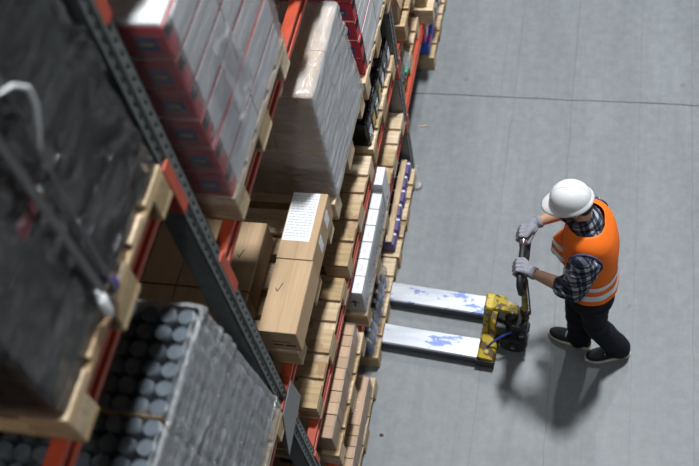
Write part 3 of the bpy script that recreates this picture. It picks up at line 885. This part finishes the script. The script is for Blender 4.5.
part(pump, 'reservoir', jl(MB().box(.09, .175, -.065, .06, .12, .27)), M['iron'], org=JO, bevel=.012)
part(pump, 'valve_block', jl(MB().box(.225, .30, -.055, .05, .17, .275)), M['iron'], org=JO, bevel=.01)
part(pump, 'valve_cap', jl(MB().cyl((.27, -.055, .22), (.27, -.082, .22), .016, 14)), M['chrome'], org=JO)
for s in (-1, 1):
    mb = MB().tube([(.215, s*.036, .09), (.215, s*.045, .09), (.215, s*.085, .09), (.215, s*.094, .09)], [.078, .09, .09, .078], 28)
    wh = part(jack, 'steer_wheel', jl(mb), M['rubber'])
    part(wh, 'hub', jl(MB().cyl((.215, s*.09, .09), (.215, s*.099, .09), .038, 18)), M['iron'], org=JO)
part(jack, 'axle', jl(MB().cyl((.215, -.11, .09), (.215, .11, .09), .014, 12)), M['chrome'])
yk = jl(MB().box(.20, .30, -.075, .075, .285, .335)); yk.tube([J(.28, -.062, .30), J(.285, -.06, .38)], .022, 10); yk.tube([J(.28, .062, .30), J(.285, .06, .38)], .022, 10)
part(jack, 'handle_yoke', yk, M['iron'], bevel=.006)
part(jack, 'lowering_lever', jl(MB().tube([(.26, -.075, .20), (.295, -.09, .18), (.30, -.10, .15)], .011, 10, True)), M['iron'])
part(jack, 'hose', MB().tube([J(.20, -.075, .25), J(.15, -.105, .235), J(.09, -.13, .18), J(.05, -.15, .125)], .008, 10, True), M['hose'])
# handle
HB = Vector((-.232, 3.085, .37)); HT = Vector((-.245, 3.03, .94))
pole = part(jack, 'handle_pole', MB().tube([HB-Vector((0,0,.04)), HB, HB.lerp(HT, .5), HT], [.026,.022,.020,.020], 14), M['yellow'], smooth=True)
part(pole, 'pole_collar', MB().cyl(HB.lerp(HT, .06), HB.lerp(HT, .17), .034, 16), M['iron'], org=JO, bevel=.004)
part(pole, 'release_rod', MB().cyl(HB+Vector((.032,0,.02)), HT+Vector((.024,0,-.02)), .005, 8), M['iron'], org=JO)
def hp(y, w, dx=0.0): return Vector((-.258+dx, y, w))
loop = [hp(3.075,.95,.012), hp(3.00,.945,.02), hp(2.915,.955,.022), hp(2.885,.995,.014), hp(2.895,1.05,.004), hp(2.94,1.075), hp(3.09,1.085), hp(3.24,1.075), hp(3.275,1.05,.004), hp(3.28,1.01,.014), hp(3.255,.975,.022), hp(3.16,.955,.02), hp(3.075,.95,.012)]
part(jack, 'handle_loop', MB().tube(loop, .020, 12), M['rubber'], smooth=True)
part(jack, 'grip_sleeve', MB().tube([hp(2.95,1.077), hp(3.06,1.084)], .0235, 14), M['rubber'], smooth=True)
part(jack, 'grip_sleeve', MB().tube([hp(3.16,1.083), hp(3.235,1.077)], .0235, 14), M['chrome'], smooth=True, label='grey grip end')
part(jack, 'trigger', MB().tube([hp(3.07,1.04,.012), hp(3.12,1.05,.03), hp(3.15,1.045,.03)], .008, 8, True), M['iron'])

# ------------------------------------------------------------------ person
PO = Vector((.15, 3.07, 0))
man = thing('person', 'person in white hard hat and orange vest pulling the pallet jack handle', 'person', tuple(PO))
V = Vector
Lsh, Lel, Lwr = V((.105,2.910,1.365)), V((.052,2.850,1.135)), V((-.190,2.975,1.090))
Rsh, Rel, Rwr = V((.115,3.262,1.355)), V((.030,3.395,1.175)), V((-.186,3.315,1.112))
Lhp, Lkn, Lan = V((.165,2.985,.92)), V((.205,2.995,.49)), V((.375,3.055,.10))
Rhp, Rkn, Ran = V((.135,3.15,.92)), V((.085,3.135,.50)), V((.125,3.115,.10))
HC = V((.012,3.095,1.632)); HR = Matrix.Rotation(math.radians(-24), 3, 'Y')
def torso_rings(zl, grow=0.0, n=36, flare=0.0, fold=0.0, seed=0, vest=False):
    tab = [(.80,.158,3.06,.135,.175),(.92,.150,3.065,.128,.172),(1.02,.145,3.07,.120,.160),(1.15,.137,3.075,.124,.168),(1.27,.130,3.08,.128,.168),
           (1.36,.122,3.09,.118,.165),(1.42,.112,3.093,.100,.155),(1.46,.104,3.095,.084,.130),(1.49,.092,3.095,.070,.088),(1.52,.085,3.095,.062,.066),(1.56,.075,3.095,.06,.064)]
    if vest:
        tab = tab[:4]+[(1.27,.128,3.082,.132,.168),(1.36,.120,3.09,.126,.166),(1.42,.112,3.093,.112,.164),(1.455,.104,3.095,.098,.152),(1.48,.096,3.095,.086,.125),(1.51,.088,3.095,.072,.080)]
    out = []
    for z in zl:
        for a, b in zip(tab, tab[1:]):
            if a[0] <= z <= b[0]:
                t = (z-a[0])/(b[0]-a[0]); q = [a[i]+(b[i]-a[i])*t for i in range(5)]; break
        g = grow+flare*max(0, (1.05-z)/.25)
        ring = []
        for k in range(n):
            an = 2*PI*k/n; cc, ss = math.cos(an), math.sin(an); e = .82
            px = math.copysign(abs(cc)**e, cc); py = math.copysign(abs(ss)**e, ss)
            fo = fold*noise.noise(V((an*1.6+seed, z*5, seed)))*min(1, max(.2, (1.45-z)*3))
            ring.append(V((q[1]+px*(q[3]+g+fo), q[2]+py*(q[4]+g+fo), z)))
        out.append(ring)
    return out
def lerp3(a, b, t): return a.lerp(b, t)
def arm_pts(a, b, c): return [a, lerp3(a,b,.5), b, lerp3(b,c,.25), lerp3(b,c,.6), c]
# body: one continuous surface
bd = MB()
bd.loft(torso_rings([.84,.92,1.02,1.15,1.27,1.36,1.42,1.46,1.49,1.52], -.012))
bd.tube([V((.09,3.093,1.45)), V((.062,3.094,1.54)), V((.025,3.095,1.62))], [.062,.058,.058], 16, True)
def H(x, y, z): return HC+HR @ V((x, y, z))
def hel(c, rx, ry, rz): bd.ell(H(*c), rx, ry, rz, 20, 14, rot=HR)
hel((.006,0,.045), .090,.076,.085); hel((-.018,0,-.005), .078,.067,.085); hel((-.035,0,-.065), .056,.050,.045)
hel((-.080,0,-.088), .020,.022,.018); hel((-.085,0,-.052), .014,.024,.012); hel((-.084,0,.028), .016,.052,.011)
bd.tube([H(-.090,0,.022), H(-.104,0,-.006), H(-.112,0,-.020)], [.008,.011,.014], 10, True)
for s in (-1, 1):
    bd.ell(H(.012, s*.078, .002), .020,.010,.034, 12, 8, rot=HR)
    bd.ell(H(-.058, s*.044, -.018), .026,.020,.022, 12, 8, rot=HR)
for a, b, c in ((Lsh, Lel, Lwr), (Rsh, Rel, Rwr)):
    bd.tube(arm_pts(a, b, c), [.058,.052,.043,.046,.038,.029], 16, True)
    hd = (c-b).normalized()
    bd.tube([c, c+hd*.05], [.029,.026], 12, True)
for a, b, c, toe in ((Lhp, Lkn, Lan, V((-.97,-.28,0))), (Rhp, Rkn, Ran, V((-.95,.30,0)))):
    bd.tube([a, lerp3(a,b,.5), b, lerp3(b,c,.35), c], [.088,.078,.056,.056,.034], 16, True)
    bd.tube([c+V((.02,0,-.04)), c+toe*.05+V((0,0,-.055)), c+toe*.13+V((0,0,-.068))], [.032,.026,.016], 12, True)
me = voxel(bd, PO, .007, 4, 'body')
body = mkobj('body', me, M['skin'], man, True)
for s in (-1, 1):
    part(body, 'eye', MB().ell(H(-.083, s*.031, .006), .012,.013,.012, 12, 8), M['white'], True, org=PO, label='white of the eye')
    part(body, 'eyebrow', MB().tube([H(-.094, s*.014, .030), H(-.095, s*.032, .036), H(-.085, s*.05, .030)], .005, 8, True), M['hair'], True, org=PO)
part(body, 'mouth', MB().tube([H(-.098,-.020,-.056), H(-.102,0,-.055), H(-.098,.020,-.056)], .005, 8, True), M['inkred'], True, org=PO)
hr = MB().ell(H(.016,0,.026), .086,.080,.080, 20, 14, rot=HR); hr.ell(H(.052,0,-.015), .052,.066,.058, 18, 12, rot=HR)
part(man, 'hair', hr, M['hair'], True)
br = MB()
br.ell(H(-.040,0,-.078), .056,.054,.040, 18, 12, rot=HR)
for s in (-1, 1): br.tube([H(-.005, s*.068, -.005), H(-.02, s*.062, -.045), H(-.05, s*.042, -.075)], [.012,.016,.018], 10, True)
br.tube([H(-.098,-.026,-.046), H(-.103,0,-.040), H(-.098,.026,-.046)], .006, 8, True)
part(man, 'beard', br, M['hair'], True)
# trousers
tr = MB()
tr.loft(torso_rings([.80,.86,.92,1.0], .006))
for a, b, c in ((Lhp, Lkn, Lan), (Rhp, Rkn, Ran)):
    dn = (c-b).normalized()
    tr.tube([a+V((0,0,-.02)), lerp3(a,b,.35), lerp3(a,b,.7), b, lerp3(b,c,.3), lerp3(b,c,.65), lerp3(b,c,.9), c+dn*.01], [.104,.096,.084,.078,.080,.077,.080,.078], 20, True)
me = voxel(tr, PO, .009, 4, 'trousers')
for v in me.vertices:
    p = v.co+PO; nq = noise.noise(V((p.x*9, p.y*9, p.z*16)))*.006
    v.co += v.normal*nq
mkobj('trousers', me, M['trouser'], man, True)
# shoes
def shoe(an, dr, nm):
    dr = dr.normalized(); sd = V((-dr.y, dr.x, 0))
    heel = V((an.x, an.y, 0))-dr*.075
    prof = [(-.004,.016,.030,.045),(.012,.036,.060,.066),(.05,.040,.075,.085),(.10,.042,.078,.086),(.145,.046,.066,.068),(.19,.050,.052,.050),(.23,.046,.042,.040),(.262,.034,.036,.032),(.283,.012,.028,.028)]
    def oval(x, w, z0, z1, grow=0.0):
        c = heel+dr*x; pts = []
        w = w+grow
        for k in range(16):
            a = 2*PI*k/16; cy, cz = math.cos(a), math.sin(a)
            zz = (z0+z1)/2+(z1-z0)/2*(math.copysign(abs(cz)**.7, cz))
            ww = w*math.copysign(abs(cy)**.6, cy)*(1-.28*max(0, cz))
            pts.append(c+sd*ww+V((0,0,zz)))
        return pts
    up = MB().loft([oval(x, w, .016, .016+h) for x, w, h, _ in prof])
    sh_ = part(man, 'shoe', up, M['shoe'], True)
    so_ = MB().loft([oval(x, w, .0, .024, .005) for x, w, _, _ in [(prof[0][0]-.006, .018, 0, 0)]+prof[1:-1]+[(.290,.016,0,0)]])
    part(sh_, 'sole', so_, M['sole'], True, org=PO)
    for i, x in enumerate((.115,.140,.165)):
        z = .016+(.086,.076,.064)[i]; c = heel+dr*x
        part(sh_, 'lace', MB().tube([c+sd*.026+V((0,0,z-.010)), c+V((0,0,z)), c-sd*.026+V((0,0,z-.010))], .0035, 6, True), M['lace'], org=PO)
    c = heel+dr*.112
    part(sh_, 'lace_bow', MB().tube([c+V((0,0,.106)), c+sd*.03+dr*.012+V((0,0,.104)), c+sd*.035-dr*.01+V((0,0,.098)), c+V((0,0,.107)), c-sd*.03+dr*.015+V((0,0,.104))], .003, 6, True), M['lace'], org=PO)
shoe(Lan, V((-.97,-.27,0)), 'l'); shoe(Ran, V((-.95,.27,0)), 'r')
# flannel shirt
sh = MB()
sh.loft(torso_rings([.95,1.02,1.15,1.27,1.36,1.42,1.46,1.49], -.004))
for a, b, c in ((Lsh, Lel, Lwr), (Rsh, Rel, Rwr)):
    ins = a+(V((.11,3.09,1.38))-a)*.30
    sh.tube([ins, a, lerp3(a,b,.3), lerp3(a,b,.65), b, lerp3(b,c,.18), lerp3(b,c,.26)], [.062,.088,.088,.080,.070,.067,.062], 20, True)
me = voxel(sh, PO, .007, 3, 'shirt')
for v in me.vertices:
    p = v.co+PO; v.co += v.normal*(.009*noise.noise(V((p.x*20, p.y*20, p.z*20)))+.005*noise.noise(V((p.x*45, p.y*45, p.z*45))))
shirt = mkobj('shirt', me, M['plaid'], man, True)
for b, c in ((Lel, Lwr), (Rel, Rwr)):
    q = (c-b).normalized()
    part(shirt, 'rolled_cuff', MB().tube([b+q*.045, b+q*.052, b+q*.075, b+q*.092, b+q*.098], [.054,.064,.066,.062,.050], 20), M['plaid'], True, org=PO)
cr = []
for zz, ro, k in ((1.475,.088,0),(1.50,.086,.012),(1.53,.077,.02),(1.548,.073,.024),(1.545,.068,.024),(1.50,.066,.012)):
    cr.append([V((.088-.9*(zz-1.48)+ro*1.02*math.cos(2*PI*j/28), 3.095+ro*.92*math.sin(2*PI*j/28), zz+.022*math.cos(2*PI*j/28))) for j in range(28)])
part(shirt, 'collar', MB().loft(cr, cap=False), M['plaid'], True, org=PO)
# vest
zl = [.955,.96,.968,.976,.984,.992,1.02,1.06,1.10,1.15,1.20,1.25,1.30,1.34,1.37,1.40,1.42,1.435,1.45,1.465,1.48,1.492,1.50]
rings = torso_rings(zl, .024, 48, flare=.03, fold=.016, seed=3, vest=True)
vest = part(man, 'safety_vest', MB().loft(rings, cap=False), M['vest'], True)
so = vest.modifiers.new('solid', 'SOLIDIFY'); so.thickness = .004; so.offset = -1
for z0, z1 in ((.992,1.034),(1.085,1.128)):
    zz = [z0+(z1-z0)*k/5 for k in range(6)]
    st = part(vest, 'reflective_band', MB().loft(torso_rings(zz, .0275, 48, flare=.03, fold=.016, seed=3, vest=True), cap=False), M['reflect'], True, org=PO)
for a, b in ((Lsh, Lel), (Rsh, Rel)):
    dr = (b-a).normalized(); ctr = V((a.x, 3.092+math.copysign(.190, a.y-3.09), a.z-.015))
    ax = V((-.10, math.copysign(.93, a.y-3.09), .02)).normalized()
    u = ax.cross(V((1,0,0))).normalized(); w2 = ax.cross(u)
    pts = [ctr+ax*.004+(u*math.cos(2*PI*k/28)+w2*math.sin(2*PI*k/28))*.089 for k in range(29)]
    part(vest, 'armhole_binding', MB().tube(pts, .007, 8), M['binding'], True, org=PO)
# open right front of the vest, hanging away from the chest
fl = []
for i in range(13):
    t = i/12; z = 1.315-.395*t; row = []
    for j in range(9):
        q = j/8
        wdt = .034+.068*min(1, t/.4)**.8*(1 if t < .8 else math.sqrt(max(.02, 1-((t-.8)/.2)**2)))
        row.append(V((.022-.02*t-wdt*q, 3.118+.060*q+.012*math.sin(4*t+5*q)+.02*t, z-.012*math.sin(PI*q))))
    fl.append(row)
def sheet(rows): 
    n = len(rows[0]); return MB().add([p for q in rows for p in q], [(i*n+j, (i+1)*n+j, (i+1)*n+j+1, i*n+j+1) for i in range(len(rows)-1) for j in range(n-1)])
fp = part(vest, 'front_panel', sheet(fl), M['vest'], True, org=PO)
so = fp.modifiers.new('solid', 'SOLIDIFY'); so.thickness = .005
for i0, i1 in ((5.2,6.7),(8.4,9.9)):
    rows = []
    for k in range(4):
        ii = i0+(i1-i0)*k/3; a = int(ii); t = ii-a
        rows.append([fl[a][j].lerp(fl[min(a+1,12)][j], t)+V((0,-.004,0.001)) for j in range(9)])
    s_ = part(vest, 'reflective_band', sheet(rows), M['reflect'], True, org=PO)
    so = s_.modifiers.new('solid', 'SOLIDIFY'); so.thickness = .003; so.offset = 0
# hard hat
hat = bpy.data.objects.new("hard_hat", None); COL.objects.link(hat); hat.parent = man
HA = Matrix.Rotation(math.radians(-17), 3, 'Y'); HK = H(.008, 0, .052)
def K(x, y, z): return HK+HA @ V((x, y, z))
dm = []
for j in range(13):
    t = PI/2*j/12; cz = math.sin(t); cr_ = max(math.cos(t)**.82, .02)
    dm.append([K(.113*cr_*math.cos(2*PI*k/40), .100*cr_*math.sin(2*PI*k/40), .110*cz) for k in range(40)])
for q in (hat,):
    q.location = (0,0,0)
shell = part(hat, 'hat_shell', MB().loft(dm), M['helmet'], True, org=PO)
for yy, hh in ((-.032,.003),(0,.005),(.032,.003)):
    pts = []
    for k in range(15):
        t = math.radians(25+130*k/14); sc_ = math.sqrt(max(.05, 1-(yy/.100)**2))
        pts.append(K(-.113*math.cos(t)*sc_*.97, yy, .109*max(math.sin(t),.01)**.85*sc_))
    part(hat, 'hat_ridge', MB().tube(pts, [.003]+[hh]*13+[.003], 8, True), M['helmet'], True, org=PO)
rb = []
def rim(g, z):
    pts = []
    for k in range(56):
        a = 2*PI*k/56; c, s = math.cos(a), math.sin(a)
        ex = .046*max(0, -c)**1.4*g
        pts.append(K(.113*c+c*.010*g-ex, .100*s+s*.010*g, z-.012*g-.008*max(0,-c)*g))
    return pts
part(hat, 'hat_brim', MB().loft([rim(-.06,.010), rim(.4,.006), rim(.85,.003), rim(1.0,-.001), rim(.98,-.006), rim(.4,-.003), rim(-.06,.0)], cap=False), M['helmet'], True, org=PO)
# gloves
def glove(wr, el, bar, inner, tilt=0.0):
    """knit glove closed around a bar that runs along y; bar is its centre, inner = +1/-1 side of the thumb"""
    mb = MB(); hd = (wr-el).normalized()
    bx, by, bz = bar
    mb.tube([wr-hd*.006, wr+hd*.008, wr+hd*.03], [.036,.037,.036], 16, True)
    kn = []
    for i in range(4):
        yy = by+inner*(.034-.0245*i)
        kn.append(V((bx+.012, yy, bz+.040-.003*abs(i-1))))
    base = wr+hd*.012
    for i in range(4):
        b0 = base+V((0, inner*(.016-.011*i), .004))
        mb.tube([b0, b0.lerp(kn[i], .5)+V((0,0,.006)), kn[i]], [.022,.0205,.0165], 12, True)
    pc = base.lerp((kn[1]+kn[2])/2, .5)
    mb.ell(pc+V((0,0,-.004)), .046,.046,.024, 14, 10)
    ln = (.94, 1.0, .97, .84)
    for i in range(4):
        L = ln[i]; k = kn[i]
        p1 = k+V((-.034*L, 0, .003)); p2 = V((bx-.040*L-.002, k.y, bz-.010)); p3 = V((bx-.016, k.y, bz-.038*L))
        mb.tube([k, p1, p2, p3], [.0132,.0126,.0118,.0108], 12, True)
    t0 = base+V((0, inner*.018, -.010)); t1 = V((bx+.026, by+inner*.050, bz-.012)); t2 = V((bx+.004, by+inner*.050, bz-.033)); t3 = V((bx-.016, by+inner*.044, bz-.034))
    mb.tube([t0, t1, t2, t3], [.020,.0155,.0138,.0115], 12, True)
    me = voxel(mb, PO, .0032, 2, 'glove')
    g = mkobj('glove', me, M['glove'], man, True)
    part(g, 'glove_cuff', MB().tube([wr-hd*.028, wr-hd*.024, wr-hd*.006, wr], [.033,.038,.039,.036], 18), M['glove'], True, org=PO)
glove(Lwr, Lel, (-.258, 3.005, 1.081), 1)
glove(Rwr, Rel, (-.258, 3.245, 1.074), -1)
#ENDPERSON#
# ------------------------------------------------------------------ light
def area(name, loc, rot, sx, sy, w, col=(1,1,1), spread=PI):
    ld = bpy.data.lights.new(name, 'AREA'); ld.shape = 'RECTANGLE'; ld.size = sx; ld.size_y = sy; ld.energy = w; ld.color = col; ld.spread = spread
    o = bpy.data.objects.new(name, ld); COL.objects.link(o); o.location = loc; o.rotation_euler = rot
    return o
area('added_side_fill', (8.5, 3.6, 3.4), (0, PI/2, 0), 2.6, 5.0, 120, (.95,.98,1.0))  # added fill from the right to brighten the goods fronts
area('ceiling_lamp_or_fill', (.62, 6.1, 12.8), (0,0,0), .6, 1.2, 1750, (.95,.98,1.0))
area('ceiling_lamp_or_fill', (.55, 14.5, 12.8), (0,0,0), .6, 1.2, 800, (.95,.98,1.0))
area('ceiling_lamp_or_fill', (.55, -2.0, 12.8), (0,0,0), .6, 1.2, 200, (.95,.98,1.0))  # weak fill added behind the camera to brighten near sides
w = bpy.data.worlds.new('world'); SC.world = w; w.use_nodes = True
bg = w.node_tree.nodes['Background']; bg.inputs['Color'].default_value = (.80,.90,1.0,1)
# dim hall: light bounced from the ceiling overhead, little from the sides
nt = w.node_tree; tcw = nt.nodes.new('ShaderNodeTexCoord'); spw = nt.nodes.new('ShaderNodeSeparateXYZ'); mrw = nt.nodes.new('ShaderNodeMapRange')
nt.links.new(tcw.outputs['Generated'], spw.inputs[0]); nt.links.new(spw.outputs[2], mrw.inputs['Value'])
mrw.inputs['From Min'].default_value = .68; mrw.inputs['From Max'].default_value = 1.0; mrw.inputs['To Min'].default_value = .012; mrw.inputs['To Max'].default_value = .20
nt.links.new(mrw.outputs['Result'], bg.inputs['Strength'])
vs = SC.view_settings
vs.view_transform = 'Standard'; vs.look = 'None'; vs.gamma = 1; vs.use_curve_mapping = False; vs.exposure = 0.0
